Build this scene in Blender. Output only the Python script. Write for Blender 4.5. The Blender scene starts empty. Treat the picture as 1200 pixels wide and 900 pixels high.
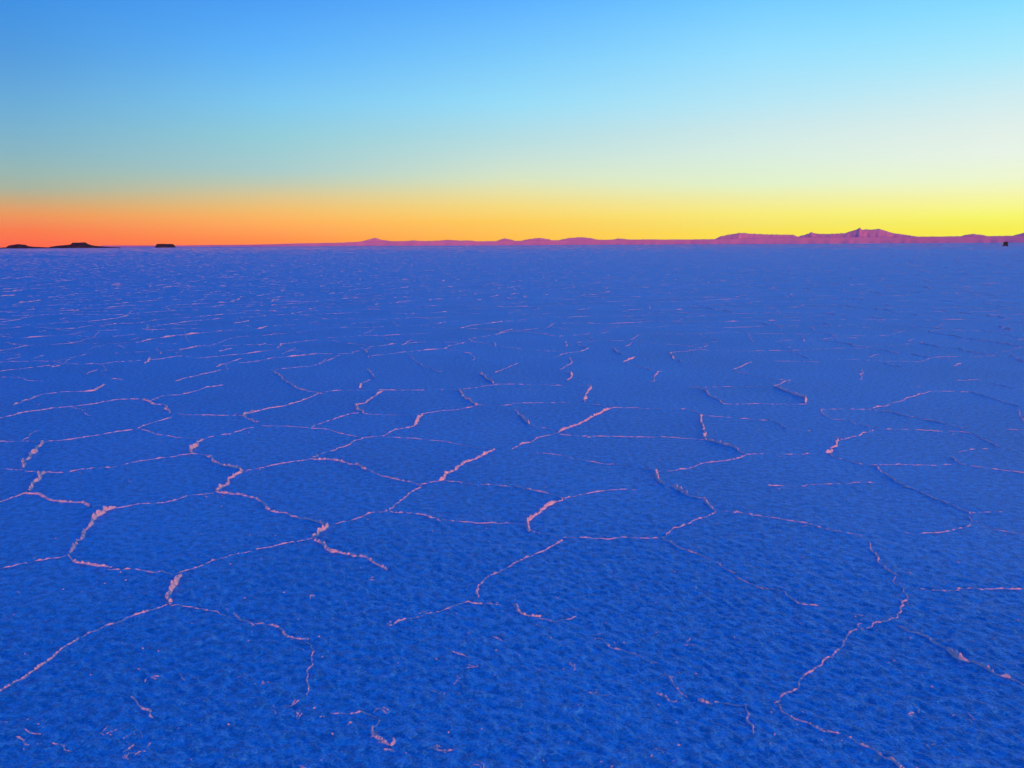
import bpy, bmesh, math, random
import numpy as np
from mathutils import Vector, Matrix, geometry

S = bpy.context.scene
COL = S.collection
R = math.radians

# ------------------------------------------------------------------ camera
CAM_H = 1.6
cam_d = bpy.data.cameras.new("camera")
cam_d.sensor_width = 36.0
cam_d.lens = 28.26
cam_d.clip_start = 0.1
cam_d.clip_end = 90000.0
cam = bpy.data.objects.new("camera", cam_d)
COL.objects.link(cam)
cam.matrix_world = (Matrix.Translation((0, 0, CAM_H)) @ Matrix.Rotation(R(90 - 9.788), 4, 'X')
                    @ Matrix.Rotation(R(-0.29), 4, 'Z'))
S.camera = cam

# ------------------------------------------------------------------ exposure, renderer
S.view_settings.view_transform = 'Standard'
S.view_settings.look = 'None'
S.view_settings.exposure = 0.0
S.view_settings.gamma = 1.0
S.view_settings.use_curve_mapping = False
S.render.engine = 'CYCLES'
S.cycles.use_denoising = True
S.cycles.max_bounces = 6
S.cycles.volume_bounces = 1

# ------------------------------------------------------------------ sky (dusk) and the sun on the horizon
SUN_AZ, SUN_EL = 153.0, 1.0          # degrees right of the view axis (behind the viewer), degrees above the horizon

def lin(c):
    return tuple((v / 255 / 12.92) if v / 255 <= 0.04045 else ((v / 255 + 0.055) / 1.055) ** 2.4 for v in c)

W = bpy.data.worlds.new("World")
S.world = W
W.use_nodes = True
nt = W.node_tree
nt.nodes.clear()
N = nt.nodes.new
LK = nt.links.new

def math_node(op, a, b=None, tree=None):
    n = (tree or nt).nodes.new('ShaderNodeMath')
    n.operation = op
    for i, v in enumerate((a, b)):
        if v is None:
            continue
        if isinstance(v, (int, float)):
            n.inputs[i].default_value = v
        else:
            (tree or nt).links.new(v, n.inputs[i])
    return n.outputs[0]

tc = N('ShaderNodeTexCoord')
sep = N('ShaderNodeSeparateXYZ')
LK(tc.outputs['Generated'], sep.inputs[0])
z = math_node('MAXIMUM', sep.outputs['Z'], 0.0)
el = math_node('ARCSINE', math_node('MINIMUM', z, 1.0))
t_el = math_node('POWER', math_node('DIVIDE', el, math.pi / 2), 0.5)       # 0 at the horizon, 1 overhead
az = math_node('ARCTAN2', sep.outputs['X'], sep.outputs['Y'])
d_az = math_node('SUBTRACT', R(SUN_AZ), az)                                # round the horizon from the sun, 0..2 pi
d_az = math_node('ADD', d_az, math_node('MULTIPLY', math_node('LESS_THAN', d_az, 0.0), 2 * math.pi))

HIGH = [(24, (24, 120, 230)), (38, (3, 82, 204)), (60, (0, 66, 196)), (90, (0, 58, 190))]
SKY = [  # angle round from the sun, colours by elevation in degrees
 (0.0,  [(0.0,(255,236,120)),(1.6,(255,242,120)),(4,(252,248,190)),(8,(230,242,232)),(14,(170,230,252)),(24,(64,140,232))]+HIGH[1:]),
 (122.4, [(0.0,(248,236,62)),(0.74,(246,240,76)),(1.49,(244,246,104)),(2.76,(244,246,166)),(3.77,(236,247,206)),(5.28,(230,243,230)),(6.8,(222,239,234)),(8.55,(203,236,242)),(10.87,(168,232,252)),(13.58,(135,220,255)),(24,(50,128,230))]+HIGH[1:]),
 (136.5, [(0.0,(253,218,66)),(0.79,(249,228,84)),(2.02,(246,236,122)),(3.03,(238,238,164)),(3.99,(224,242,202)),(5.95,(214,237,226)),(7.48,(202,232,234)),(9.06,(182,230,245)),(12.13,(150,222,255)),(15.08,(118,205,255))]+HIGH),
 (153.0, [(0.0,(255,180,72)),(0.38,(255,190,78)),(1.62,(252,206,92)),(2.8,(243,220,132)),(3.69,(231,226,166)),(4.57,(215,229,196)),(5.75,(199,225,214)),(7.32,(178,221,228)),(9.52,(150,220,248)),(12.7,(120,200,252)),(15.75,(92,178,255))]+HIGH),
 (168.8, [(0.0,(255,134,66)),(0.5,(255,150,78)),(1.51,(254,176,92)),(2.47,(240,192,114)),(3.31,(220,199,145)),(4.16,(190,203,180)),(5.0,(168,204,204)),(7.12,(146,205,218)),(9.24,(125,200,240)),(12.32,(95,180,250)),(15.27,(75,160,245))]+[(24,(28,104,218))]+HIGH[1:]),
 (183.5,[(0.0,(253,104,60)),(0.28,(255,112,62)),(1.03,(251,128,68)),(2.02,(234,156,96)),(2.77,(202,170,126)),(3.52,(168,180,160)),(4.51,(150,184,180)),(5.48,(136,182,194)),(6.93,(120,178,207)),(8.37,(105,172,216)),(11.16,(80,155,222)),(13.87,(62,145,227)),(24,(24,96,210))]+HIGH[1:]),
 (250.0,[(0.0,(214,104,96)),(1.5,(204,122,112)),(3.4,(164,150,148)),(5.5,(128,160,182)),(8.4,(100,160,206)),(13.9,(62,140,222)),(24,(24,100,214))]+HIGH[1:]),
 (360.0, [(0.0,(255,236,120)),(1.6,(255,242,120)),(4,(252,248,190)),(8,(230,242,232)),(14,(170,230,252)),(24,(64,140,232))]+HIGH[1:]),
]
HAZE_DENSITY = 7.0e-6
def above_haze(deg, c):
    """the sky's own colour above the haze layer: what is seen from the ground, less the air in between"""
    path = min(26000.0, 640.0 / max(math.sin(R(deg)), 1e-4))
    T = math.exp(-HAZE_DENSITY * path)
    return tuple(min(1.6, max(0.0, (v - j * (1 - T)) / T)) for v, j in zip(lin(c), (0.10, 0.22, 0.44)))

prev = None
for k, (ang, stops) in enumerate(SKY):
    cr = N('ShaderNodeValToRGB')
    LK(t_el, cr.inputs[0])
    e = cr.color_ramp.elements
    for i, (deg, c) in enumerate(stops):
        p = math.sqrt(deg / 90)
        s = e[i] if i < 2 else e.new(p)
        s.position = p
        s.color = (*above_haze(deg, c), 1)
    if prev is None:
        prev = cr.outputs[0]
    else:
        mr = N('ShaderNodeMapRange')
        mr.inputs['From Min'].default_value = R(SKY[k - 1][0])
        mr.inputs['From Max'].default_value = R(ang)
        LK(d_az, mr.inputs['Value'])
        mx = N('ShaderNodeMix')
        mx.data_type = 'RGBA'
        LK(mr.outputs[0], mx.inputs[0])
        LK(prev, mx.inputs[6])
        LK(cr.outputs[0], mx.inputs[7])
        prev = mx.outputs[2]
st = N('ShaderNodeTexSky')
st.sky_type = 'NISHITA'
st.sun_disc = False
st.sun_elevation = R(SUN_EL)
st.sun_rotation = R(SUN_AZ)
bg1 = N('ShaderNodeBackground')
bg1.inputs[1].default_value = 1.0
LK(prev, bg1.inputs[0])
bg2 = N('ShaderNodeBackground')
bg2.inputs[1].default_value = 0.004
LK(st.outputs[0], bg2.inputs[0])
ad = N('ShaderNodeAddShader')
LK(bg1.outputs[0], ad.inputs[0])
LK(bg2.outputs[0], ad.inputs[1])
wo = N('ShaderNodeOutputWorld')
LK(ad.outputs[0], wo.inputs[0])

sun_d = bpy.data.lights.new("sun", 'SUN')
sun_d.energy = 3.6
sun_d.color = (1.0, 0.21, 0.04)
sun_d.angle = R(0.5)
sun = bpy.data.objects.new("sun", sun_d)
COL.objects.link(sun)
sv = Vector((math.sin(R(SUN_AZ)) * math.cos(R(SUN_EL)), math.cos(R(SUN_AZ)) * math.cos(R(SUN_EL)), math.sin(R(SUN_EL))))
sun.rotation_euler = sv.to_track_quat('Z', 'Y').to_euler()
sun.location = (60, 20, 30)

# ------------------------------------------------------------------ materials
def mat(name, base, rough=0.6, spec=0.5):
    m = bpy.data.materials.new(name)
    m.use_nodes = True
    b = m.node_tree.nodes['Principled BSDF']
    b.inputs['Base Color'].default_value = (*base, 1)
    b.inputs['Roughness'].default_value = rough
    b.inputs['Specular IOR Level'].default_value = spec
    return m, m.node_tree, b

def vary(m, tree, bsdf, c0, c1, scale, detail=4.0, lo=0.35, hi=0.65):
    """base colour wandering between two tones of the material"""
    g = tree.nodes.new('ShaderNodeNewGeometry')
    n = tree.nodes.new('ShaderNodeTexNoise')
    n.inputs['Scale'].default_value = scale
    n.inputs['Detail'].default_value = detail
    n.inputs['Roughness'].default_value = 0.5 if detail < 9 else 0.8
    tree.links.new(g.outputs['Position'], n.inputs['Vector'])
    r = tree.nodes.new('ShaderNodeValToRGB')
    r.color_ramp.elements[0].position = lo
    r.color_ramp.elements[0].color = (*c0, 1)
    r.color_ramp.elements[1].position = hi
    r.color_ramp.elements[1].color = (*c1, 1)
    tree.links.new(n.outputs['Fac'], r.inputs[0])
    tree.links.new(r.outputs[0], bsdf.inputs['Base Color'])
    return g, n

def grain(tree, bsdf, g, scale, dist, strength=1.0, prev=None):
    n = tree.nodes.new('ShaderNodeTexNoise')
    n.inputs['Scale'].default_value = scale
    n.inputs['Detail'].default_value = 3.0
    tree.links.new(g.outputs['Position'], n.inputs['Vector'])
    b = tree.nodes.new('ShaderNodeBump')
    b.inputs['Strength'].default_value = strength
    b.inputs['Distance'].default_value = dist
    tree.links.new(n.outputs['Fac'], b.inputs['Height'])
    if prev:
        tree.links.new(prev, b.inputs['Normal'])
    tree.links.new(b.outputs[0], bsdf.inputs['Normal'])
    return b.outputs[0]

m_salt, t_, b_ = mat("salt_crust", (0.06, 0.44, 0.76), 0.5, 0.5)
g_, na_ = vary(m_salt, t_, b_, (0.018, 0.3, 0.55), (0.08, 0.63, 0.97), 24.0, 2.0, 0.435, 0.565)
nb_ = t_.nodes.new('ShaderNodeTexNoise')                  # crystal grain over tone mottling, the shading of small bumps painted in too
nb_.inputs['Scale'].default_value = 95.0
nb_.inputs['Detail'].default_value = 4.0
nb_.inputs['Roughness'].default_value = 0.7
t_.links.new(g_.outputs['Position'], nb_.inputs['Vector'])
nc_ = t_.nodes.new('ShaderNodeTexNoise')                  # and broad drifts of drier salt
nc_.inputs['Scale'].default_value = 0.55
nc_.inputs['Detail'].default_value = 4.0
t_.links.new(g_.outputs['Position'], nc_.inputs['Vector'])
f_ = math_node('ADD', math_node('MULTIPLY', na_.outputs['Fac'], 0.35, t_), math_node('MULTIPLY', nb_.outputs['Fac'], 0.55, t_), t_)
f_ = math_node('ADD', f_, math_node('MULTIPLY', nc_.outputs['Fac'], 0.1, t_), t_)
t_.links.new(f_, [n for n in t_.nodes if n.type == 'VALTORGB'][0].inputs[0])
n_ = grain(t_, b_, g_, 28.0, 0.012, 0.55)
grain(t_, b_, g_, 120.0, 0.006, 1.0, n_)

m_ridge, t_, b_ = mat("salt_ridge_crystals", (0.85, 0.84, 0.86), 0.6, 0.3)
g_, _ = vary(m_ridge, t_, b_, (0.62, 0.54, 0.58), (0.8, 0.68, 0.68), 60.0)
grain(t_, b_, g_, 260.0, 0.002, 0.5)

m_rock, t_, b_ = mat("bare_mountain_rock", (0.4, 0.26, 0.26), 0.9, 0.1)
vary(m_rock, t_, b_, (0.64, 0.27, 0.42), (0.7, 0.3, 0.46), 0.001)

m_island, t_, b_ = mat("dark_island_rock", (0.05, 0.035, 0.035), 0.9, 0.1)
vary(m_island, t_, b_, (0.035, 0.025, 0.03), (0.08, 0.055, 0.05), 0.15)

m_paint, _, _ = mat("dark_car_paint", (0.03, 0.025, 0.035), 0.35, 0.5)
m_glass, _, _ = mat("tinted_glass", (0.015, 0.015, 0.02), 0.1, 0.5)
m_rubber, _, _ = mat("tyre_rubber", (0.02, 0.02, 0.02), 0.8, 0.3)
m_steel, _, _ = mat("grey_wheel_steel", (0.25, 0.25, 0.26), 0.4, 0.5)
m_lamp, _, _ = mat("red_lamp_plastic", (0.3, 0.02, 0.02), 0.3, 0.5)

# ------------------------------------------------------------------ helpers
def tag(o, label=None, cat=None, kind=None, group=None):
    if label: o['label'] = label
    if cat: o['category'] = cat
    if kind: o['kind'] = kind
    if group: o['group'] = group
    return o

def link(name, me, m, parent=None):
    o = bpy.data.objects.new(name, me)
    COL.objects.link(o)
    if m is not None and not me.materials:
        me.materials.append(m)
    if parent: o.parent = parent
    return o

def np_mesh(name, co, quads=None, tris=None, smooth=True):
    me = bpy.data.meshes.new(name)
    loops, starts = [], []
    n = 0
    if quads is not None and len(quads):
        loops.append(np.asarray(quads).ravel()); starts.append(np.arange(len(quads)) * 4); n = len(quads) * 4
    if tris is not None and len(tris):
        loops.append(np.asarray(tris).ravel()); starts.append(n + np.arange(len(tris)) * 3)
    loops = np.concatenate(loops).astype(np.int32); starts = np.concatenate(starts).astype(np.int32)
    me.vertices.add(len(co)); me.vertices.foreach_set('co', np.asarray(co, np.float32).ravel())
    me.loops.add(len(loops)); me.loops.foreach_set('vertex_index', loops)
    me.polygons.add(len(starts)); me.polygons.foreach_set('loop_start', starts)
    me.polygons.foreach_set('use_smooth', np.full(len(starts), smooth))
    me.update(calc_edges=True)
    return me

def hash2(ix, iy, seed):
    h = (ix.astype(np.int64) * 374761393 + iy.astype(np.int64) * 668265263 + seed * 1442695041) & 0xFFFFFFFF
    h = ((h ^ (h >> 13)) * 1274126177) & 0xFFFFFFFF
    h = h ^ (h >> 16)
    return (h & 0xFFFFFF).astype(np.float64) / 0xFFFFFF * 2 - 1

def vnoise(x, y, seed=0):
    ix, iy = np.floor(x), np.floor(y)
    fx, fy = x - ix, y - iy
    ux, uy = fx * fx * (3 - 2 * fx), fy * fy * (3 - 2 * fy)
    a, b = hash2(ix, iy, seed), hash2(ix + 1, iy, seed)
    c, d = hash2(ix, iy + 1, seed), hash2(ix + 1, iy + 1, seed)
    return (a + (b - a) * ux) * (1 - uy) + (c + (d - c) * ux) * uy

def relief(x, y, spacing=None):
    """height of the crusted salt: small wind-set ripples over gentle swells (metres)"""
    u = (x * 0.74 - y * 0.67); v = (x * 0.67 + y * 0.74)     # u runs along the ripples
    wx = 0.5 * vnoise(x * 3.1, y * 3.1, 5)
    tot = np.zeros_like(x)
    for lu, lv, amp, sd in ((0.9, 0.8, 0.0010, 1), (0.30, 0.22, 0.0008, 2), (0.11, 0.075, 0.0010, 3), (0.07, 0.038, 0.0014, 4), (0.04, 0.021, 0.0027, 6), (0.024, 0.0145, 0.0030, 8)):
        n = vnoise(u / lu + wx, v / lv + wx, sd)
        if spacing is not None:
            amp = amp * np.clip(lv / spacing * 0.9 - 0.35, 0, 1)
        tot += amp * n
    return tot

# ------------------------------------------------------------------ ground: one sheet out to the horizon
def build_ground():
    rad = [1.6]
    while rad[-1] < 24000:
        r = rad[-1]
        rad.append(r + max(0.0065, min(r * r / (CAM_H * 804) * 1.35, r * 0.22)))
    rad = np.array(rad)
    fine = np.linspace(-40, 40, 1000)
    coarse = np.concatenate([np.linspace(40, 60, 70)[1:], np.linspace(60, 300, 90)[1:], np.linspace(300, 320, 70)[1:-1]])
    azs = np.radians(np.concatenate([fine, coarse]))
    na, nr = len(azs), len(rad)
    A, RR = np.meshgrid(azs, rad)
    x = RR * np.sin(A); y = RR * np.cos(A)
    dr = np.gradient(rad)
    da = np.abs(np.gradient(np.unwrap(azs)))
    sp = np.maximum(dr[:, None] * 0.75, RR * da[None, :])
    zz = relief(x, y, sp)
    zz *= np.clip(1.4 - RR / 500, 0, 1)
    co = np.stack([x, y, zz], -1).reshape(-1, 3)
    co = np.concatenate([co, [[0, 0, 0]]])
    i = np.arange(nr - 1)[:, None] * na; j = np.arange(na)[None, :]; j2 = (j + 1) % na
    q = np.stack([i + j, i + j2, i + na + j2, i + na + j], -1).reshape(-1, 4)[:, ::-1]
    c = len(co) - 1
    tr = np.stack([np.full(na, c), np.arange(na), (np.arange(na) + 1) % na], -1)[:, ::-1]
    me = np_mesh("ground", co, q, tr)
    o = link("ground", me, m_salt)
    tag(o, "pale blue salt flat crust stretching from the viewer to the horizon", "salt flat", 'structure')
    return o

ground = build_ground()


# ------------------------------------------------------------------ salt ridges between the polygons
RIDGES = [   # strength, line on the ground in metres
(0.7,[(-5.113,8.078),(-5.159,8.225),(-5.179,8.486),(-5.201,8.762)]),
(0.2,[(-5.201,8.762),(-5.056,8.93),(-4.824,8.923)]),
(0.8,[(-4.824,8.923),(-4.748,8.962),(-4.805,9.242),(-4.817,9.419)]),
(0.5,[(-4.886,7.505),(-4.84,7.631),(-4.797,7.802),(-4.627,7.989)]),
(0.5,[(-4.515,8.063),(-4.385,8.148),(-4.299,8.284),(-4.193,8.435),(-3.996,8.454)]),
(0.15,[(-4.627,7.989),(-4.515,8.063)]),
(0.9,[(-3.962,8.453),(-3.731,8.188),(-3.595,8.128),(-3.41,7.82),(-3.337,7.694)]),
(0.25,[(-4.503,8.04),(-4.318,7.895),(-4.05,7.582)]),
(0.55,[(-3.819,8.389),(-3.823,8.635),(-3.66,8.694),(-3.584,8.888),(-3.547,8.982),(-3.53,9.162),(-3.382,9.302)]),
(0.25,[(-3.337,7.694),(-3.228,7.632),(-2.987,7.596),(-2.606,7.567)]),
(0.6,[(-3.261,7.514),(-3.302,7.327),(-3.35,7.21),(-3.34,7.018),(-3.375,7.019)]),
(0.5,[(-3.34,7.018),(-3.132,6.848),(-3.022,6.765),(-2.866,6.699),(-2.799,6.667)]),
(0.15,[(-2.799,6.667),(-2.629,6.602)]),
(0.5,[(-3.367,7.002),(-3.546,6.857),(-3.61,6.762),(-3.698,6.701),(-3.739,6.626),(-3.863,6.591),(-3.914,6.554)]),
(0.95,[(-3.906,6.539),(-3.808,6.234),(-3.69,5.88),(-3.625,5.732)]),
(0.2,[(-3.607,5.703),(-3.509,5.656),(-3.334,5.619),(-3.206,5.612)]),
(0.5,[(-3.206,5.612),(-3.157,5.695),(-2.965,5.749),(-2.887,5.817),(-2.835,5.913),(-2.773,5.955),(-2.702,6.016),(-2.604,6.059)]),
(0.85,[(-3.329,5.625),(-3.361,5.587),(-3.314,5.4),(-3.227,5.153)]),
(0.4,[(-3.213,5.129),(-3.242,5.016),(-3.262,4.915),(-3.271,4.802)]),
(0.8,[(-3.213,5.129),(-3.12,5.091),(-3.019,5.012),(-2.939,4.945),(-2.838,4.935),(-2.733,4.89),(-2.639,4.825)]),
(0.12,[(-2.639,4.825),(-2.504,4.729)]),
(0.9,[(-2.471,4.81),(-2.501,4.749),(-2.5,4.631),(-2.446,4.427),(-2.403,4.176),(-2.362,4.037)]),
(0.2,[(-2.471,4.81),(-2.346,4.871),(-2.211,4.933),(-2.099,5.065),(-1.975,5.109)]),
(0.3,[(-2.354,4.022),(-2.416,3.994),(-2.517,3.937),(-2.606,3.869),(-2.676,3.842)]),
(0.7,[(-2.354,4.022),(-2.269,3.948),(-2.192,3.905),(-2.085,3.868),(-2.036,3.856)]),
(0.35,[(-2.036,3.856),(-1.893,3.827),(-1.752,3.798),(-1.671,3.768)]),
(0.35,[(-1.671,3.768),(-1.653,3.789),(-1.604,3.856),(-1.543,3.925),(-1.484,4.011),(-1.379,4.069)]),
(1,[(-2.614,6.587),(-2.579,6.382),(-2.537,6.142)]),
(0.15,[(-2.537,6.142),(-2.604,6.059)]),
(0.15,[(-2.537,6.142),(-2.369,6.073)]),
(0.85,[(-2.369,6.073),(-2.269,5.914),(-2.145,5.792),(-2.036,5.703),(-1.962,5.645)]),
(0.95,[(-1.962,5.645),(-1.967,5.454),(-1.964,5.276),(-1.971,5.156)]),
(0.3,[(-1.962,5.645),(-1.87,5.671),(-1.798,5.744)]),
(0.85,[(-1.971,5.156),(-1.89,5.107),(-1.776,5.059),(-1.691,5.013),(-1.656,4.99),(-1.568,4.88),(-1.49,4.754)]),
(0.3,[(-2.614,6.587),(-2.562,6.716),(-2.442,6.792),(-2.379,6.996),(-2.316,7.037)]),
(0.8,[(-2.556,7.798),(-2.596,7.596),(-2.481,7.4),(-2.366,7.259)]),
(0.15,[(-4.304,6.577),(-4.123,6.574),(-3.906,6.539)]),
(0.2,[(-4.118,6.596),(-4.224,6.996)]),
(0.15,[(-3.86,5.719),(-3.758,5.706),(-3.607,5.703)]),
(0.4,[(-2.542,9.205),(-2.268,8.851),(-2.132,8.781)]),
(0.55,[(-2.117,8.716),(-2.18,8.405),(-2.271,8.15),(-2.312,8.061),(-2.439,7.901),(-2.519,7.746),(-2.596,7.596)]),
(0.3,[(-2.285,7.123),(-1.982,7.073),(-1.816,7.026)]),
(0.55,[(-1.797,7.026),(-1.723,7.289),(-1.654,7.428),(-1.55,7.62),(-1.498,7.669)]),
(0.3,[(-1.429,7.638),(-1.19,7.562),(-0.944,7.556)]),
(0.6,[(-1.791,7),(-1.672,6.98),(-1.531,6.853),(-1.458,6.771)]),
(0.2,[(-1.458,6.771),(-1.314,6.689)]),
(0.2,[(-2.132,8.781),(-1.946,8.909),(-1.468,8.923)]),
(0.22,[(-1.468,8.923),(-1.057,8.911),(-0.6,8.898)]),
(0.75,[(-1.453,8.828),(-1.495,8.447),(-1.511,8.153),(-1.611,8.043)]),
(0.95,[(-1.611,8.043),(-1.516,7.825),(-1.44,7.638)]),
(0.95,[(-0.872,7.554),(-0.885,7.316),(-0.888,7.091)]),
(0.6,[(-0.888,7.091),(-0.918,7.023),(-1.028,6.924),(-1.101,6.723)]),
(0.5,[(-1.101,6.723),(-1.27,6.649),(-1.303,6.536),(-1.376,6.287),(-1.475,6.121),(-1.51,6.056)]),
(0.85,[(-1.51,6.056),(-1.528,5.993)]),
(0.35,[(-1.52,5.962),(-1.699,5.843),(-1.801,5.756),(-1.87,5.671)]),
(0.8,[(-1.517,5.949),(-1.382,5.928),(-1.297,5.908),(-1.176,5.785),(-1.058,5.656)]),
(0.7,[(-1.058,5.656),(-0.906,5.478),(-0.789,5.392),(-0.676,5.319)]),
(0.6,[(-0.676,5.319),(-0.623,5.229),(-0.693,4.997),(-0.751,4.825),(-0.771,4.735)]),
(0.5,[(-0.771,4.735),(-0.86,4.684),(-0.9,4.618),(-0.965,4.558),(-1.021,4.522),(-1.067,4.479)]),
(0.75,[(-1.484,4.734),(-1.394,4.692),(-1.283,4.613),(-1.172,4.524),(-1.08,4.45)]),
(0.85,[(-1.067,4.479),(-1.09,4.338),(-1.11,4.271)]),
(0.9,[(-1.106,4.255),(-1.071,4.205),(-0.991,4.109),(-0.906,4.032),(-0.806,3.981),(-0.731,3.934),(-0.677,3.872),(-0.629,3.803)]),
(0.35,[(-1.11,4.271),(-1.181,4.223),(-1.231,4.191),(-1.292,4.138),(-1.378,4.099)]),
(0.5,[(-1.094,6.684),(-0.83,6.602),(-0.68,6.546),(-0.587,6.499),(-0.437,6.373),(-0.329,6.3),(-0.156,6.228)]),
(0.8,[(-0.156,6.228),(-0.234,6.031),(-0.352,5.787),(-0.459,5.534),(-0.504,5.351)]),
(0.12,[(-0.628,5.278),(-0.504,5.351)]),
(0.28,[(-0.462,5.376),(-0.324,5.297),(-0.148,5.26),(-0.003,5.218)]),
(0.7,[(-0.747,4.71),(-0.626,4.68),(-0.544,4.64),(-0.475,4.589),(-0.42,4.543)]),
(0.4,[(-0.42,4.543),(-0.305,4.523),(-0.129,4.494),(-0.066,4.482),(-0.004,4.481)]),
(0.3,[(-0.944,7.556),(-0.712,7.721),(-0.509,7.82),(-0.348,8.011)]),
(0.95,[(-0.588,8.897),(-0.528,8.482)]),
(0.8,[(-0.528,8.482),(-0.421,8.182),(-0.349,8.033)]),
(0.95,[(-1.771,9.328),(-1.73,9.04)]),
(0.3,[(-0.6,8.898),(-0.223,9.209),(-0.125,9.279)]),
(0.15,[(-0.349,8.033),(-0.001,8.002)]),
(0.8,[(0.901,9.033),(0.786,8.446),(0.748,8.151)]),
(0.5,[(0.743,8.094),(0.865,8.001),(0.964,7.922),(1.008,7.846)]),
(0.8,[(1.01,7.867),(0.924,7.763),(0.763,7.418),(0.596,7.101),(0.469,6.932),(0.406,6.81)]),
(0.7,[(0.406,6.81),(0.213,6.579),(0.102,6.397),(-0.003,6.225)]),
(0.85,[(0.02,7.786),(0.079,7.434),(0.143,7.111)]),
(0.4,[(0.143,7.111),(0.207,6.98),(0.337,6.935),(0.407,6.834)]),
(0.3,[(1.008,7.846),(1.188,7.841),(1.309,7.806),(1.723,7.764)]),
(0.5,[(0.401,6.73),(0.49,6.689),(0.631,6.647)]),
(0.22,[(0.63,6.631),(0.938,6.64),(1.115,6.613),(1.381,6.592),(1.592,6.497)]),
(0.5,[(1.723,7.764),(1.758,7.64),(1.806,7.489)]),
(0.75,[(1.806,7.489),(1.709,7.075),(1.678,6.823),(1.613,6.512)]),
(0.85,[(1.613,6.512),(1.674,6.401),(1.757,6.258),(1.809,6.023)]),
(0.4,[(1.806,7.489),(1.89,7.419),(2.043,7.387),(2.226,7.261),(2.351,7.221)]),
(0.75,[(2.138,8.86),(2.127,8.472),(2.157,8.057)]),
(0.5,[(1.968,9.073),(2.11,8.998),(2.15,8.86)]),
(0.15,[(2.182,8.996),(2.434,9.031),(2.903,8.975)]),
(0.35,[(2.151,8.035),(2.271,7.998),(2.603,8.023)]),
(0.15,[(-0.001,8.113),(0.748,8.151)]),
(0.3,[(1.809,6.023),(1.983,6.052)]),
(0.4,[(1.806,6.01),(1.693,5.899),(1.557,5.811),(1.423,5.783),(1.281,5.641),(1.126,5.56),(1.05,5.562)]),
(0.6,[(0.19,6.12),(0.359,6.02),(0.544,5.872),(0.708,5.767),(0.785,5.748),(0.869,5.677)]),
(0.2,[(0.869,5.677),(0.966,5.608)]),
(0.5,[(0.966,5.608),(1.025,5.59)]),
(0.95,[(1.025,5.59),(1.012,5.35),(1.023,5.249)]),
(0.9,[(1.049,5.2),(1.094,5.104),(1.149,5.002)]),
(0.3,[(1.149,5.002),(1.22,4.921)]),
(0.85,[(1.214,4.899),(1.224,4.773),(1.243,4.691)]),
(0.2,[(1.241,4.683),(1.354,4.67)]),
(0.6,[(1.352,4.662),(1.433,4.629),(1.517,4.57)]),
(0.35,[(1.238,4.671),(1.138,4.576),(1.025,4.466),(0.949,4.396),(0.859,4.31),(0.817,4.244)]),
(0.2,[(0.28,4.252),(0.527,4.241),(0.811,4.244)]),
(0.7,[(0.817,4.244),(0.871,4.131),(0.945,4.047),(0.967,3.993)]),
(0.5,[(0.967,3.993),(1.019,3.934),(1.053,3.849),(1.088,3.742)]),
(0.7,[(-0.003,5.218),(0.096,5.168),(0.138,5.12),(0.206,5.063),(0.274,5.026),(0.323,4.936)]),
(0.8,[(0.315,4.914),(0.236,4.809),(0.151,4.649),(0.096,4.498),(0.082,4.455)]),
(0.95,[(0.088,4.444),(0.111,4.355)]),
(0.3,[(0.111,4.355),(0.176,4.32),(0.246,4.279),(0.277,4.203)]),
(0.4,[(0.277,4.203),(0.226,4.124),(0.142,4.033),(0.062,3.946),(-0.005,3.863)]),
(0.25,[(0.323,4.936),(0.41,5.001),(0.513,5.058),(0.616,5.112),(0.819,5.146)]),
(0.35,[(-0.004,4.481),(0.083,4.462)]),
(0.9,[(2.985,9.043),(3.027,8.768),(3.055,8.508),(3.08,8.323),(2.999,8.035)]),
(0.6,[(3.007,7.711),(2.954,7.413),(2.959,7.271),(3.05,7.205),(3.118,7.087),(3.194,6.913)]),
(0.4,[(3.194,6.913),(3.213,6.871),(3.488,6.823),(3.715,6.761)]),
(0.4,[(3.168,6.855),(2.944,6.635),(2.817,6.546),(2.722,6.488)]),
(0.4,[(2.657,6.642),(2.719,6.526)]),
(0.85,[(2.707,6.474),(2.571,6.241),(2.435,6.043)]),
(0.6,[(2.427,6.024),(2.458,5.916)]),
(0.7,[(2.458,5.916),(2.55,5.75),(2.613,5.714),(2.634,5.656),(2.621,5.425),(2.616,5.197)]),
(0.55,[(2.616,5.197),(2.647,5.087),(2.673,4.919),(2.712,4.79),(2.737,4.668),(2.721,4.571)]),
(0.35,[(2.721,4.571),(2.655,4.442),(2.566,4.382),(2.47,4.338),(2.261,4.283),(2.198,4.301)]),
(0.25,[(2.629,5.714),(2.81,5.699),(3.212,5.691)]),
(0.65,[(3.34,5.93),(3.29,5.778),(3.289,5.719)]),
(0.4,[(3.289,5.719),(3.335,5.66),(3.445,5.584),(3.614,5.488)]),
(0.5,[(3.546,7.75),(3.774,7.926),(3.997,8.122),(4.412,8.534)]),
(0.3,[(4.545,8.969),(4.608,8.926)]),
(0.6,[(3.532,7.719),(3.621,7.593),(3.69,7.395),(3.762,7.299),(3.848,7.159),(3.893,7.025),(3.942,6.854)]),
(0.25,[(3.014,7.732),(3.532,7.719)]),
(0.2,[(2.979,7.98),(2.593,7.99)]),
(0.4,[(4.412,8.534),(4.645,8.695),(4.98,8.582),(4.99,8.518)]),
(0.6,[(4.99,8.518),(5.019,8.331),(5.001,8.039),(5.007,7.872),(5.025,7.765)]),
(0.5,[(4.95,7.662),(4.807,7.465),(4.681,7.184)]),
(0.7,[(3.934,6.692),(3.884,6.478),(3.899,6.354),(3.872,6.18)]),
(0.2,[(3.872,6.18),(4.006,6.11)]),
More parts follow.
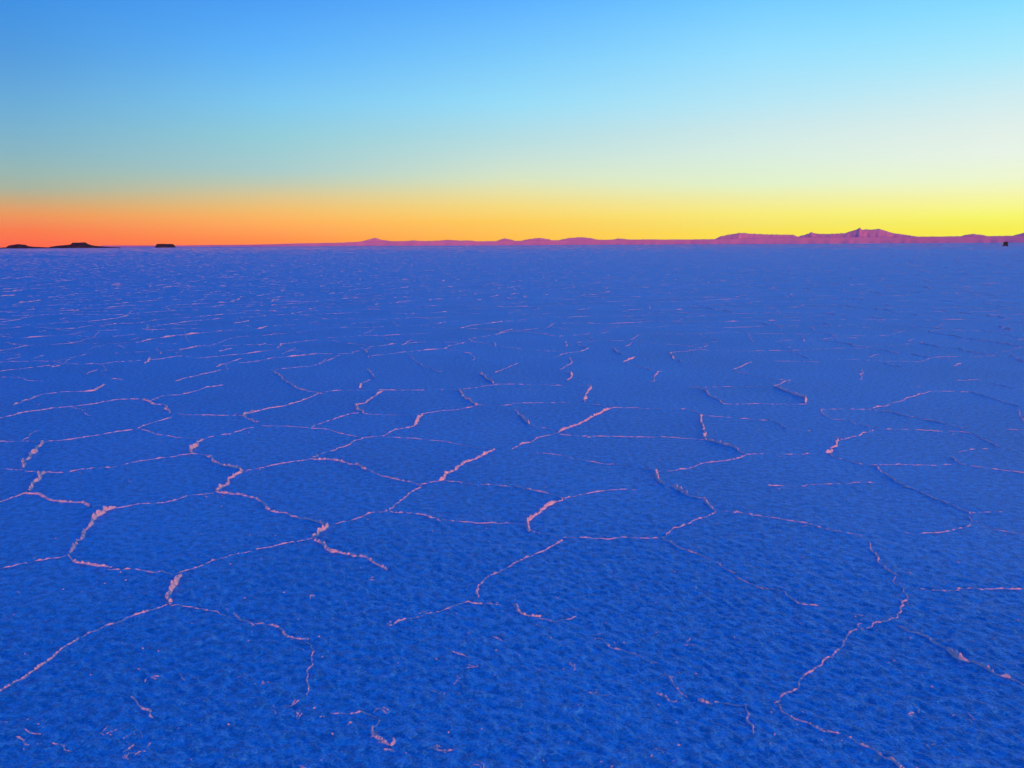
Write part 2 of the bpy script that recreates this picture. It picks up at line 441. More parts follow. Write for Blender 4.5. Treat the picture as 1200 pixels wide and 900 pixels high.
(0.12,[(3.724,6.777),(3.934,6.692)]),
(0.25,[(4.291,6.83),(4.44,6.802)]),
(0.6,[(2.371,7.285),(2.41,7.103),(2.419,6.872)]),
(0.2,[(2.419,6.872),(2.59,6.802)]),
(0.3,[(1.983,6.052),(2.141,6.029),(2.305,6.026)]),
(0.35,[(1.719,5.213),(1.857,5.196),(1.967,5.184)]),
(0.15,[(1.976,5.208),(2.32,5.276),(2.51,5.248)]),
(0.55,[(1.517,4.57),(1.58,4.531),(1.661,4.475),(1.74,4.419),(1.815,4.331)]),
(0.25,[(1.815,4.331),(1.878,4.279),(1.946,4.245)]),
(0.4,[(1.946,4.163),(1.903,4.04),(1.878,3.908),(1.864,3.785),(1.87,3.706)]),
(0.15,[(2.766,4.628),(2.956,4.645)]),
(0.25,[(2.679,4.388),(2.846,4.265)]),
(0.2,[(3.442,6.056),(3.695,6.15),(3.797,6.182)]),
(1,[(-1.66,3.781),(-1.658,3.75),(-1.616,3.599),(-1.588,3.482),(-1.554,3.426)]),
(0.42,[(-1.578,3.438),(-1.62,3.399),(-1.666,3.352),(-1.698,3.28),(-1.734,3.24),(-1.77,3.202),(-1.812,3.126)]),
(0.55,[(-1.812,3.126),(-1.831,3.001),(-1.848,2.926),(-1.86,2.808),(-1.886,2.719),(-1.898,2.642)]),
(0.12,[(-1.554,3.426),(-1.444,3.392)]),
(0.5,[(-1.433,3.388),(-1.392,3.381)]),
(0.3,[(-1.388,3.37),(-1.242,3.306)]),
(0.6,[(-1.245,3.316),(-1.172,3.264),(-1.104,3.224)]),
(0.4,[(-1.382,2.665),(-1.299,2.616),(-1.23,2.544)]),
(0.25,[(-1.496,2.412),(-1.423,2.355)]),
(0.3,[(-1.645,2.485),(-1.573,2.448)]),
(0.4,[(-1.663,2.42),(-1.589,2.379)]),
(0.3,[(-1.268,2.817),(-1.228,2.779)]),
(0.3,[(-1.771,2.536),(-1.722,2.51)]),
(0.6,[(-1.109,3.24),(-1.068,3.227),(-0.989,3.174),(-0.91,3.117),(-0.852,3.08)]),
(0.25,[(-0.14,3.421),(-0.218,3.433),(-0.292,3.379),(-0.39,3.317),(-0.478,3.267),(-0.534,3.208)]),
(0.4,[(-0.166,3.466),(-0.173,3.631),(-0.151,3.705),(-0.11,3.757),(-0.005,3.863)]),
(0.3,[(-0.161,3.454),(-0.063,3.424),(-0.034,3.42)]),
(0.85,[(-0.015,3.409),(-0.005,3.398),(0.051,3.322),(0.116,3.28)]),
(0.6,[(-0.462,2.512),(-0.484,2.475),(-0.472,2.445),(-0.431,2.409),(-0.401,2.375)]),
(0.6,[(-0.242,2.373),(-0.226,2.351),(-0.191,2.343)]),
(0.3,[(-0.085,3.099),(-0.023,3.062)]),
(0.3,[(-0.244,2.977),(-0.157,2.942)]),
(0.15,[(-0.824,3.017),(-0.771,2.805),(-0.75,2.673)]),
(0.15,[(-0.633,2.577),(-0.475,2.525)]),
(0.12,[(-0.852,3.08),(-0.789,2.982)]),
(0.3,[(0.116,3.28),(0.17,3.249),(0.275,3.289)]),
(0.3,[(0.347,3.094),(0.408,3.013),(0.471,2.978),(0.515,2.935)]),
(0.4,[(0.56,2.815),(0.603,2.784)]),
(0.35,[(0.56,2.815),(0.597,2.718),(0.629,2.647)]),
(0.6,[(0.519,2.675),(0.556,2.627),(0.579,2.627)]),
(0.8,[(0.653,2.619),(0.703,2.605)]),
(0.3,[(0.711,2.608),(0.823,2.604)]),
(0.3,[(0.823,2.604),(0.804,2.513),(0.804,2.416)]),
(0.5,[(1.077,3.703),(1.149,3.627),(1.194,3.578)]),
(0.15,[(1.194,3.578),(1.261,3.565)]),
(0.35,[(1.261,3.565),(1.283,3.483),(1.308,3.415),(1.372,3.393)]),
(0.4,[(1.849,3.706),(1.83,3.643),(1.831,3.582)]),
(0.12,[(1.831,3.582),(1.81,3.465)]),
(0.4,[(1.81,3.465),(1.733,3.356),(1.643,3.263),(1.606,3.224)]),
(0.3,[(1.914,3.545),(2.089,3.555)]),
(0.25,[(2.089,3.555),(2.175,3.566),(2.288,3.552),(2.39,3.539)]),
(0.5,[(1.633,3.204),(1.65,3.146),(1.693,3.071),(1.713,3.026),(1.741,2.982)]),
(0.9,[(1.741,2.982),(1.747,2.915),(1.77,2.882)]),
(0.75,[(1.77,2.882),(1.801,2.85),(1.814,2.803),(1.849,2.742)]),
(0.3,[(1.849,2.742),(1.866,2.706),(1.891,2.649)]),
(0.3,[(1.606,3.224),(1.547,3.215),(1.484,3.176)]),
(0.3,[(1.48,3.167),(1.412,3.111),(1.307,3.004),(1.226,2.928),(1.147,2.848),(1.047,2.728),(0.964,2.644),(0.928,2.603)]),
(0.3,[(0.928,2.603),(0.926,2.551),(1.006,2.487),(1.028,2.432),(1.082,2.426)]),
(0.5,[(1.094,2.42),(1.105,2.379),(1.141,2.334),(1.173,2.285),(1.182,2.249),(1.21,2.198)]),
(0.3,[(1.465,3.327),(1.485,3.286),(1.527,3.275)]),
(0.75,[(-3.185,10.472),(-2.918,9.994),(-2.772,9.663),(-2.559,9.254),(-2.385,8.967),(-2.096,8.694)]),
(0.5,[(-3.771,10.541),(-3.928,10.879),(-3.983,11.152),(-3.926,11.581)]),
(0.95,[(-5.12,11.109),(-5.271,11.63)]),
(0.7,[(-5.695,12.797),(-5.305,12.098)]),
(0.75,[(-4.955,9.838),(-4.777,9.725)]),
(0.4,[(-4.063,9.599),(-4.044,9.809),(-3.83,10.494)]),
(0.6,[(-4.857,8.947),(-4.759,8.944),(-4.77,9.222)]),
(0.6,[(-5.473,10.189),(-5.51,10.549)]),
(0.5,[(-6.272,10.829),(-6.228,10.958),(-6.445,11.613)]),
(0.55,[(-7.01,11.694),(-7.064,12.005)]),
(0.4,[(-7.147,11.405),(-7.007,11.343)]),
(0.6,[(-6.505,13.201),(-6.295,13.004)]),
(0.6,[(-7.662,16.904),(-7.164,15.725),(-7.013,15.825)]),
(0.4,[(-6.676,14.019),(-6.677,14.462)]),
(0.5,[(-8.61,16.649),(-8.278,16.337)]),
(0.5,[(-7.571,14.503),(-7.971,15.499)]),
(0.5,[(-7.681,13.85),(-7.381,13.431)]),
(0.5,[(-6.396,15.687),(-5.775,14.197),(-5.444,13.549)]),
(0.5,[(-4.551,12.401),(-4.493,12.749)]),
(0.6,[(-4.149,13.104),(-4.114,13.373)]),
(0.5,[(-4.402,14.59),(-4.465,15.077)]),
(0.5,[(-3.473,12.029),(-3.438,12.706)]),
(0.5,[(-2.665,10.969),(-2.696,11.536)]),
(0.3,[(-3.185,10.472),(-2.672,10.836),(-2.574,11.836)]),
(0.6,[(-5.331,20.999),(-5.102,20.516)]),
(0.5,[(-4.893,17.072),(-4.197,15.58)]),
(0.85,[(-2.366,12.663),(-2.206,12.143)]),
(0.8,[(-1.884,10.429),(-1.675,9.736)]),
(0.5,[(-1.776,9.427),(-1.727,9.631)]),
(0.65,[(-1.555,11.956),(-1.359,11.199),(-1.186,10.707),(-0.913,10.205)]),
(0.6,[(-1.803,13.007),(-1.739,13.803)]),
(0.6,[(-2.063,18.283),(-1.797,17.561),(-1.495,16.283)]),
(0.5,[(-0.959,12.261),(-0.765,11.615)]),
(0.85,[(-0.395,10.027),(-0.2,9.281)]),
(0.5,[(-0.217,10.136),(0.001,10.744),(0.08,11.009)]),
(0.6,[(-0.281,13.331),(-0.27,12.759)]),
(0.5,[(-0.286,14.88),(0.005,15.481)]),
(0.75,[(0.915,13.481),(0.886,12.712)]),
(0.6,[(0.827,11.556),(0.826,10.983),(0.631,10.346)]),
(0.5,[(0.623,10.226),(0.761,10.104)]),
(0.85,[(0.761,10.104),(0.679,9.454)]),
(0.85,[(1.585,12.505),(1.607,11.836)]),
(0.5,[(1.809,12.675),(1.982,13.235)]),
(0.85,[(1.529,10.958),(1.771,11.521)]),
(0.5,[(1.529,10.958),(1.861,10.185)]),
(0.7,[(1.898,10.184),(1.765,9.845),(1.657,9.324)]),
(0.5,[(1.298,14.563),(1.414,13.666)]),
(0.5,[(0.946,15.596),(1.075,15.065)]),
(0.15,[(-0.2,9.281),(0.527,9.163),(0.986,9.149)]),
(0.6,[(2.87,10.271),(3.298,10.977)]),
(0.2,[(2.837,10.153),(3.131,9.482)]),
(0.5,[(3.131,9.482),(3.316,9.476)]),
(0.6,[(3.316,9.476),(2.986,9.033)]),
(0.5,[(4.059,12.234),(4.218,12.059),(4.194,11.284)]),
(0.4,[(2.725,12.118),(3.15,12.803)]),
(0.6,[(4.373,14.907),(4.018,13.347)]),
(0.6,[(5.396,16.524),(5.193,15.385)]),
(0.5,[(5.058,13.934),(4.86,13.311)]),
(0.6,[(5.745,14.357),(5.591,13.779)]),
(0.3,[(5.591,13.779),(5.976,13.762)]),
(0.5,[(6.554,13.238),(6.869,13.637)]),
(0.65,[(4.502,10.217),(4.165,9.45)]),
(0.5,[(5.111,11.398),(5.386,11.693)]),
(0.5,[(5.038,10.834),(5.084,10.443)]),
(0.6,[(5.782,10.419),(6.04,10.719)]),
(0.4,[(5.97,11.366),(6.096,11.072)]),
(0.5,[(5.555,9.207),(5.587,8.829)]),
(0.5,[(7.262,11.621),(7.017,10.9)]),
(0.3,[(5.24,9.356),(5.572,9.407)]),
(0.5,[(1.978,9.025),(2.118,8.929)]),
]
LUMPS = [
(0.7,(-1.364,2.78)),
(0.8,(-1.254,2.376)),
(0.7,(-1.21,2.348)),
(0.7,(-1.243,2.337)),
(0.5,(-1.369,2.452)),
(0.5,(-1.267,2.44)),
(0.5,(-1.023,2.822)),
(1,(-0.84,2.586)),
(0.8,(-0.829,2.619)),
(0.6,(-0.943,3.498)),
(0.5,(-0.915,2.761)),
(0.6,(-0.524,3.217)),
(0.7,(-0.391,3.327)),
(0.5,(-0.677,3.707)),
(0.5,(-0.774,2.632)),
(0.5,(-0.738,2.552)),
(0.9,(-0.473,2.453)),
(0.8,(-0.431,2.409)),
(0.9,(-0.401,2.372)),
(0.7,(-0.241,2.37)),
(0.6,(-0.211,2.769)),
(0.6,(-0.266,2.697)),
(0.5,(-0.161,2.858)),
(0.6,(-0.468,2.573)),
(0.6,(-0.103,2.274)),
(0.5,(-0.654,2.279)),
(0.5,(0.352,3.1)),
(0.7,(0.541,2.889)),
(0.5,(0.471,2.329)),
(0.5,(0.713,3.063)),
(0.5,(0.927,3.088)),
(0.6,(0.226,2.881)),
(0.6,(0.311,2.68)),
(0.7,(1.226,2.928)),
(0.6,(0.929,2.607)),
(0.6,(1.548,2.513)),
(0.6,(1.354,2.366)),
(0.5,(1.383,2.534)),
(0.5,(1.484,3.176)),
]


rng = np.random.default_rng(7)

def ridge_geo(pts, st, step, ncross=7, wscale=1.0, wiggle=1.0, floor=1.0, patch=0.0, cross=0.34, bare=-0.35):
    """a crumbly heave of salt along a line: returns vertices and quads"""
    p = np.array(pts, float)
    if np.ndim(st) == 0:
        st = np.full(len(p), float(st))
    seg = np.hypot(*np.diff(p, axis=0).T)
    s = np.concatenate([[0], np.cumsum(seg)])
    L = s[-1]
    n = max(4, int(L / step) + 1)
    t = np.linspace(0, L, n)
    x = np.interp(t, s, p[:, 0]); y = np.interp(t, s, p[:, 1]); w = np.interp(t, s, st)
    k = min(5, n // 3) // 2 * 2 - 1 if n >= 9 else 1
    if k >= 3:                                            # round the corners of the traced line
        ker = np.ones(k) / k
        pad = lambda a: np.convolve(np.pad(a, k // 2, mode='reflect', reflect_type='odd'), ker, 'valid')[:n]
        x, y = pad(x), pad(y)
    sd = int(rng.integers(1, 9999))
    tx, ty = np.gradient(x), np.gradient(y)
    ln = np.hypot(tx, ty) + 1e-9
    nx, ny = -ty / ln, tx / ln
    off = wiggle * (0.016 * vnoise(t / 0.11, t * 0, sd) + 0.008 * vnoise(t / 0.035, t * 0, sd + 1))
    x, y = x + nx * off, y + ny * off
    # lumps and gaps along the crest
    big = vnoise(t / 0.16, t * 0 + 3, sd + 2); mid = vnoise(t / 0.05, t * 0 + 3, sd + 3); fin = rng.uniform(-1, 1, n)
    run = (ty / ln) ** 4                                  # higher north to south; crosswise heaves shaped low to dim their sunlit faces
    run = cross + (1 - cross) * run
    lam = max(0.021, step * 3.6)
    nod = np.abs(np.sin(np.cumsum(np.full(n, t[1] - t[0]) * (1 + 0.8 * vnoise(t / (3 * lam), t * 0 + 5, sd + 6))) * math.pi / lam)) ** 0.8   # knuckle by knuckle
    hh = w * (0.6 + 0.5 * big + 0.25 * mid) * (0.35 + 0.7 * nod) + 0.16 * fin * w
    hh = np.clip(hh, 0.1, 1.4)
    hh = hh * (0.32 + 0.68 * w) * run
    if patch:                                             # only stretches of a far ridge stand up
        lp = max(patch, step * 3.0)
        knot = np.clip((vnoise(t / lp, t * 0 + 7, sd + 8) - bare) * 2.2, 0.03, 1.1)
        hh = hh * np.maximum(knot, 1.1 * (run - cross) / (1 - cross) if bare > 0.1 else knot)
    end = np.clip(np.minimum(t, L - t) / (0.05 + 0.001), 0, 1) ** 0.5
    height = 0.024 * hh * end + floor * (0.5 + 0.5 * run) * (0.0028 + 0.004 * w) * (0.5 + 0.5 * nod) * np.clip(1 + 0.8 * fin, 0.3, 1.6)
    width = wscale * (0.0034 + 0.0092 * w * (0.5 + 0.35 * nod + 0.3 * mid + 0.15 * big)) * (0.4 + 0.6 * end)
    u = np.linspace(-1, 1, ncross)
    prof = (1 - np.abs(u) ** 1.5)
    sunward = nx * sv.x + ny * sv.y                           # crest shifted off the sun: sunward slope shaped wide so its light shows
    skew = (-0.5 * sunward + 0.25 * vnoise(t / 0.2, t * 0 + 9, sd + 4))[:, None]
    U = u[None, :] + skew * (1 - u[None, :] ** 2)
    X = x[:, None] + nx[:, None] * U * width[:, None]
    Y = y[:, None] + ny[:, None] * U * width[:, None]
    rough = rng.uniform(-1, 1, X.shape)
    rough[1:-1] = 0.5 * rough[1:-1] + 0.4 * (rough[:-2] + rough[2:]) * 0.9
    g = relief(X, Y)
    Z = g + prof[None, :] * height[:, None] * (1 + 0.4 * rough) - 0.004 * (prof[None, :] < 0.01)
    X = X + rng.uniform(-1, 1, X.shape) * width[:, None] * 0.12
    Y = Y + rng.uniform(-1, 1, X.shape) * width[:, None] * 0.12
    co = np.stack([X, Y, Z], -1).reshape(-1, 3)
    i = np.arange(n - 1)[:, None] * ncross; j = np.arange(ncross - 1)[None, :]
    q = np.stack([i + j, i + j + 1, i + ncross + j + 1, i + ncross + j], -1).reshape(-1, 4)
    a, b = p[0], p[-1]
    return co, q

def add_ridge(pts, st, step, **kw):
    co, q = ridge_geo(pts, st, step, **kw)
    base = np.array([co[:, 0].mean(), co[:, 1].mean(), 0.0])
    o = link("salt_ridge", np_mesh("salt_ridge", co - base, q, smooth=False), m_ridge, ground)
    o.location = base
    return o

for st_, pts in RIDGES:
    st_ = st_ * (1.12 if st_ > 0.7 else 0.8)
    d = min(math.hypot(*p) for p in pts)
    add_ridge(pts, st_, max(0.0052, 0.0021 * d), patch=0.13 if st_ < 0.7 else 0.0, bare=-0.15)
n_ridge = len(RIDGES)

# the same polygon pattern carried on over the rest of the flat
def voronoi_edges(rmax, half_deg, cell):
    rr = random.Random(11)
    pts = []
    ny = int(rmax / (cell * 0.866)) + 2
    for iy in range(-3, ny):
        for ix in range(-int(rmax / cell) - 1, int(rmax / cell) + 2):
            x = (ix + 0.5 * (iy % 2)) * cell + rr.uniform(-0.36, 0.36) * cell
            y = iy * cell * 0.866 + rr.uniform(-0.36, 0.36) * cell
            r = math.hypot(x, y)
            if r > rmax or (abs(math.degrees(math.atan2(x, y))) > half_deg and r > 14):
                continue
            pts.append(Vector((x, y)))
    v, e, f, *_ = geometry.delaunay_2d_cdt(pts, [], [], 0, 1e-6)
    cc = []
    for t in f:
        (ax, ay), (bx, by), (cx, cy) = (v[i] for i in t)
        D = 2 * (ax * (by - cy) + bx * (cy - ay) + cx * (ay - by))
        if abs(D) < 1e-9:
            cc.append(None); continue
        a2, b2, c2 = ax * ax + ay * ay, bx * bx + by * by, cx * cx + cy * cy
        cc.append(((a2 * (by - cy) + b2 * (cy - ay) + c2 * (ay - by)) / D, (a2 * (cx - bx) + b2 * (ax - cx) + c2 * (bx - ax)) / D))
    em = {}
    for k, t in enumerate(f):
        for a, b in ((t[0], t[1]), (t[1], t[2]), (t[2], t[0])):
            em.setdefault((min(a, b), max(a, b)), []).append(k)
    out = []
    for ks in em.values():
        if len(ks) == 2 and cc[ks[0]] and cc[ks[1]]:
            a, b = cc[ks[0]], cc[ks[1]]
            L = math.hypot(a[0] - b[0], a[1] - b[1])
            if 0.05 * cell < L < 2.2 * cell:
                out.append((a, b))
    return out

rr = random.Random(3)
far, near = [], []
for a, b in voronoi_edges(150, 44, 1.35):
    mx_, my_ = (a[0] + b[0]) / 2, (a[1] + b[1]) / 2
    r = math.hypot(mx_, my_)
    if r < 1.3:
        continue
    in_view = my_ > 0 and abs(mx_) < 0.735 * my_ + 0.5
    if in_view and r < 11.5:
        continue
    st_ = rr.choice((0.15, 0.25, 0.4, 0.55, 0.7, 0.85, 0.95, 1.0))
    st_ = min(1.0, st_ * (0.9 if r < 16 else 1.1))
    if rr.random() < 0.12: continue
    L = math.hypot(a[0] - b[0], a[1] - b[1])
    k = 2 if L < 0.4 else 4
    pts = []
    for i in range(k + 1):
        t = i / k
        w_ = 0.09 * L * (0 < i < k)
        pts.append((a[0] + (b[0] - a[0]) * t + rr.uniform(-w_, w_), a[1] + (b[1] - a[1]) * t + rr.uniform(-w_, w_)))
    sts = [max(0.05, min(1, st_ * rr.uniform(0.5, 1.4))) for _ in pts]
    (near if in_view and r < 30 else far).append((r, pts, sts))
near.sort(key=lambda q: q[0])
for r, pts, sts in near[:300 - n_ridge]:
    add_ridge(pts, sts, 0.0022 * r, floor=0.4, patch=0.2, cross=0.55, bare=0.16)
chunks, quads, off = [], [], 0
for r, pts, sts in near[300 - n_ridge:] + far:
    behind = pts[0][1] < 0 or abs(math.degrees(math.atan2(pts[0][0], pts[0][1]))) > 46
    co, q = ridge_geo(pts, sts, 0.05 if behind else max(0.02, 0.0032 * r), ncross=5 if r < 40 else 3, wscale=1.0 + min(r, 60) / 80, floor=0.9 if r < 11.5 else 0.28 if r < 26 else 0.08, patch=0.22, cross=0.5, bare=-0.2 if r < 11.5 else 0.2)
    chunks.append(co); quads.append(q + off); off += len(co)
# beyond, where only crests still show: long heaves of salt out to the last kilometres
g = np.random.default_rng(21)
NS = 30000
r = 150 * (2800 / 150) ** g.uniform(0, 1, NS) ** 0.8
a = np.radians(g.uniform(-43, 43, NS))
ln_ = np.clip(r * 0.012, 2.0, 9.0) * g.uniform(0.5, 1.5, NS)
th = g.uniform(-1.25, 1.25, NS)
hgt = g.uniform(0.02, 0.07, NS) * np.clip(r / 620, 0.2, 1.25)
wid = g.uniform(0.03, 0.06, NS) * np.clip(r / 150, 1, 6)
tt = np.linspace(-0.5, 0.5, 6)
cx = (r * np.sin(a))[:, None] + (ln_ * np.cos(th))[:, None] * tt + g.normal(0, 0.08, (NS, 6)) * ln_[:, None] * 0.3
cy = (r * np.cos(a))[:, None] + (ln_ * np.sin(th))[:, None] * tt + g.normal(0, 0.08, (NS, 6)) * ln_[:, None]
hz = hgt[:, None] * g.uniform(0.2, 1.2, (NS, 6)) * np.array([0.05, 1, 1, 1, 1, 0.05])
co = np.stack([np.stack([cx, cy - wid[:, None], np.full_like(cx, -0.004)], -1),
               np.stack([cx, cy, hz], -1),
               np.stack([cx, cy + wid[:, None], np.full_like(cx, -0.004)], -1)], 2).reshape(-1, 3)
i = np.arange(NS)[:, None, None] * 18 + np.arange(5)[None, :, None] * 3 + np.arange(2)[None, None, :]
q = np.stack([i, i + 3, i + 4, i + 1], -1).reshape(-1, 4)
chunks.append(co); quads.append(q + off); off += len(co)
o = link("salt_ridges", np_mesh("salt_ridges", np.concatenate(chunks), np.concatenate(quads), smooth=False), m_ridge, ground)
tag(o, kind='stuff')

# ------------------------------------------------------------------ lumps and crumbs of salt lying on the crust
ICO = None
def lump_geo(x, y, r, seed, sub=1):
    global ICO
    if ICO is None:
        ICO = {}
    if sub not in ICO:
        bm = bmesh.new()
        bmesh.ops.create_icosphere(bm, subdivisions=sub, radius=1)
        bm.verts.ensure_lookup_table()
        ICO[sub] = (np.array([v.co[:] for v in bm.verts]), np.array([[v.index for v in f.verts] for f in bm.faces]))
        bm.free()
    co, f = ICO[sub]
    g = np.random.default_rng(seed)
    k = co * (1 + g.uniform(-0.3, 0.3, (len(co), 1)))
    k = k * np.array([g.uniform(0.9, 1.9), g.uniform(0.7, 1.3), g.uniform(0.5, 0.9)]) * r
    a = g.uniform(0, 6.28); c, s = math.cos(a), math.sin(a)
    k = np.stack([k[:, 0] * c - k[:, 1] * s, k[:, 0] * s + k[:, 1] * c, k[:, 2]], -1)
    zb = float(relief(np.array([x]), np.array([y]))[0])
    return k + np.array([x, y, zb + r * 0.35]), f

for i, (st_, (x, y)) in enumerate(LUMPS):
    g = np.random.default_rng(100 + i)
    cs, qs, o_ = [], [], 0
    for k in range(3):                                    # a broken knot of crust: three short crossing heaves
        a = g.uniform(0, 3.14); L = g.uniform(0.01, 0.022)
        cx, cy = x + g.normal(0, 0.012), y + g.normal(0, 0.012)
        dx, dy = L * math.cos(a), L * math.sin(a)
        co, q = ridge_geo([(cx - dx, cy - dy), (cx + g.normal(0, 0.005), cy + g.normal(0, 0.005)), (cx + dx, cy + dy)],
                          min(1, st_ * g.uniform(0.25, 0.6)), 0.004, wiggle=0.4, floor=0.5)
        cs.append(co); qs.append(q + o_); o_ += len(co)
    base = np.array([x, y, 0.0])
    o = link("salt_lump", np_mesh("salt_lump", np.concatenate(cs) - base, np.concatenate(qs), smooth=False), m_ridge, ground)
    o.location = base

cs, fs, o_ = [], [], 0
g = np.random.default_rng(5)
for i in range(1300):
    if i % 3 == 0:
        st_, pts = RIDGES[int(g.integers(len(RIDGES)))]
        j = int(g.integers(len(pts) - 1)); t = g.uniform()
        x = pts[j][0] * (1 - t) + pts[j + 1][0] * t + g.normal(0, 0.06)
        y = pts[j][1] * (1 - t) + pts[j + 1][1] * t + g.normal(0, 0.06)
    else:
        a = math.radians(g.uniform(-40, 40)); d = 2.0 + 9 * g.uniform() ** 1.4
        x, y = d * math.sin(a), d * math.cos(a)
    co, f = lump_geo(x, y, g.uniform(0.0015, 0.004), i, 1)
    cs.append(co); fs.append(f + o_); o_ += len(co)
o = link("salt_crumbs", np_mesh("salt_crumbs", np.concatenate(cs), None, np.concatenate(fs), smooth=False), m_ridge, ground)
tag(o, kind='stuff')

# ------------------------------------------------------------------ mountains and islands on the horizon
def massif(name, prof, dist, label, cat, m, seed, n=120, depth=3.0, jag=0.25, steep=1.25, kind='structure', mmin=0.0):
    """a heightfield along an arc; prof = (azimuth, elevation of the skyline) in degrees"""
    pa = np.array([p[0] for p in prof]); pe = np.array([p[1] for p in prof])
    a = np.linspace(pa[0], pa[-1], n)
    crest = np.interp(a, pa, pe)
    crest = dist * np.tan(np.radians(crest)) + CAM_H * (crest > 0.002)
    nz = vnoise(a * 9.0, a * 0, seed) * 0.5 + vnoise(a * 23.0, a * 0, seed + 1) * 0.35
    crest = np.maximum(crest * (1 + 0.05 * nz), 0.0)
    hmax = crest.max()
    T = np.linspace(-1, 1, 33)
    rows = []
    for t in T:
        w = (depth * (0.35 * hmax + 0.65 * crest)) * (1 + 0.25 * vnoise(a * 4.0 + 7, a * 0, seed + 2))
        r = dist + t * w
        f = np.maximum(1 - abs(t), 0) ** steep
        spur = 1 + jag * (1 - f) * 1.6 * (0.6 * vnoise(a * 11 + 5 * t, t * 4 + a * 2, seed + 3) + 0.4 * vnoise(a * 31 - 4 * t, t * 9, seed + 5))
        zz = crest * f * spur - 3.0 * (abs(t) > 0.99)
        rows.append(np.stack([r * np.sin(np.radians(a)), r * np.cos(np.radians(a)), zz], -1))
    co = np.concatenate(rows)
    mid = np.array([np.mean(co[:, 0]), np.mean(co[:, 1]), 0.0])
    i = np.arange(len(T) - 1)[:, None] * n; j = np.arange(n - 1)[None, :]
    q = np.stack([i + j, i + j + 1, i + n + j + 1, i + n + j], -1).reshape(-1, 4)[:, ::-1]
    o = link(name, np_mesh(name, co - mid, q[:, ::-1], smooth=True), m)
    o.location = mid
    return tag(o, label, cat, kind)

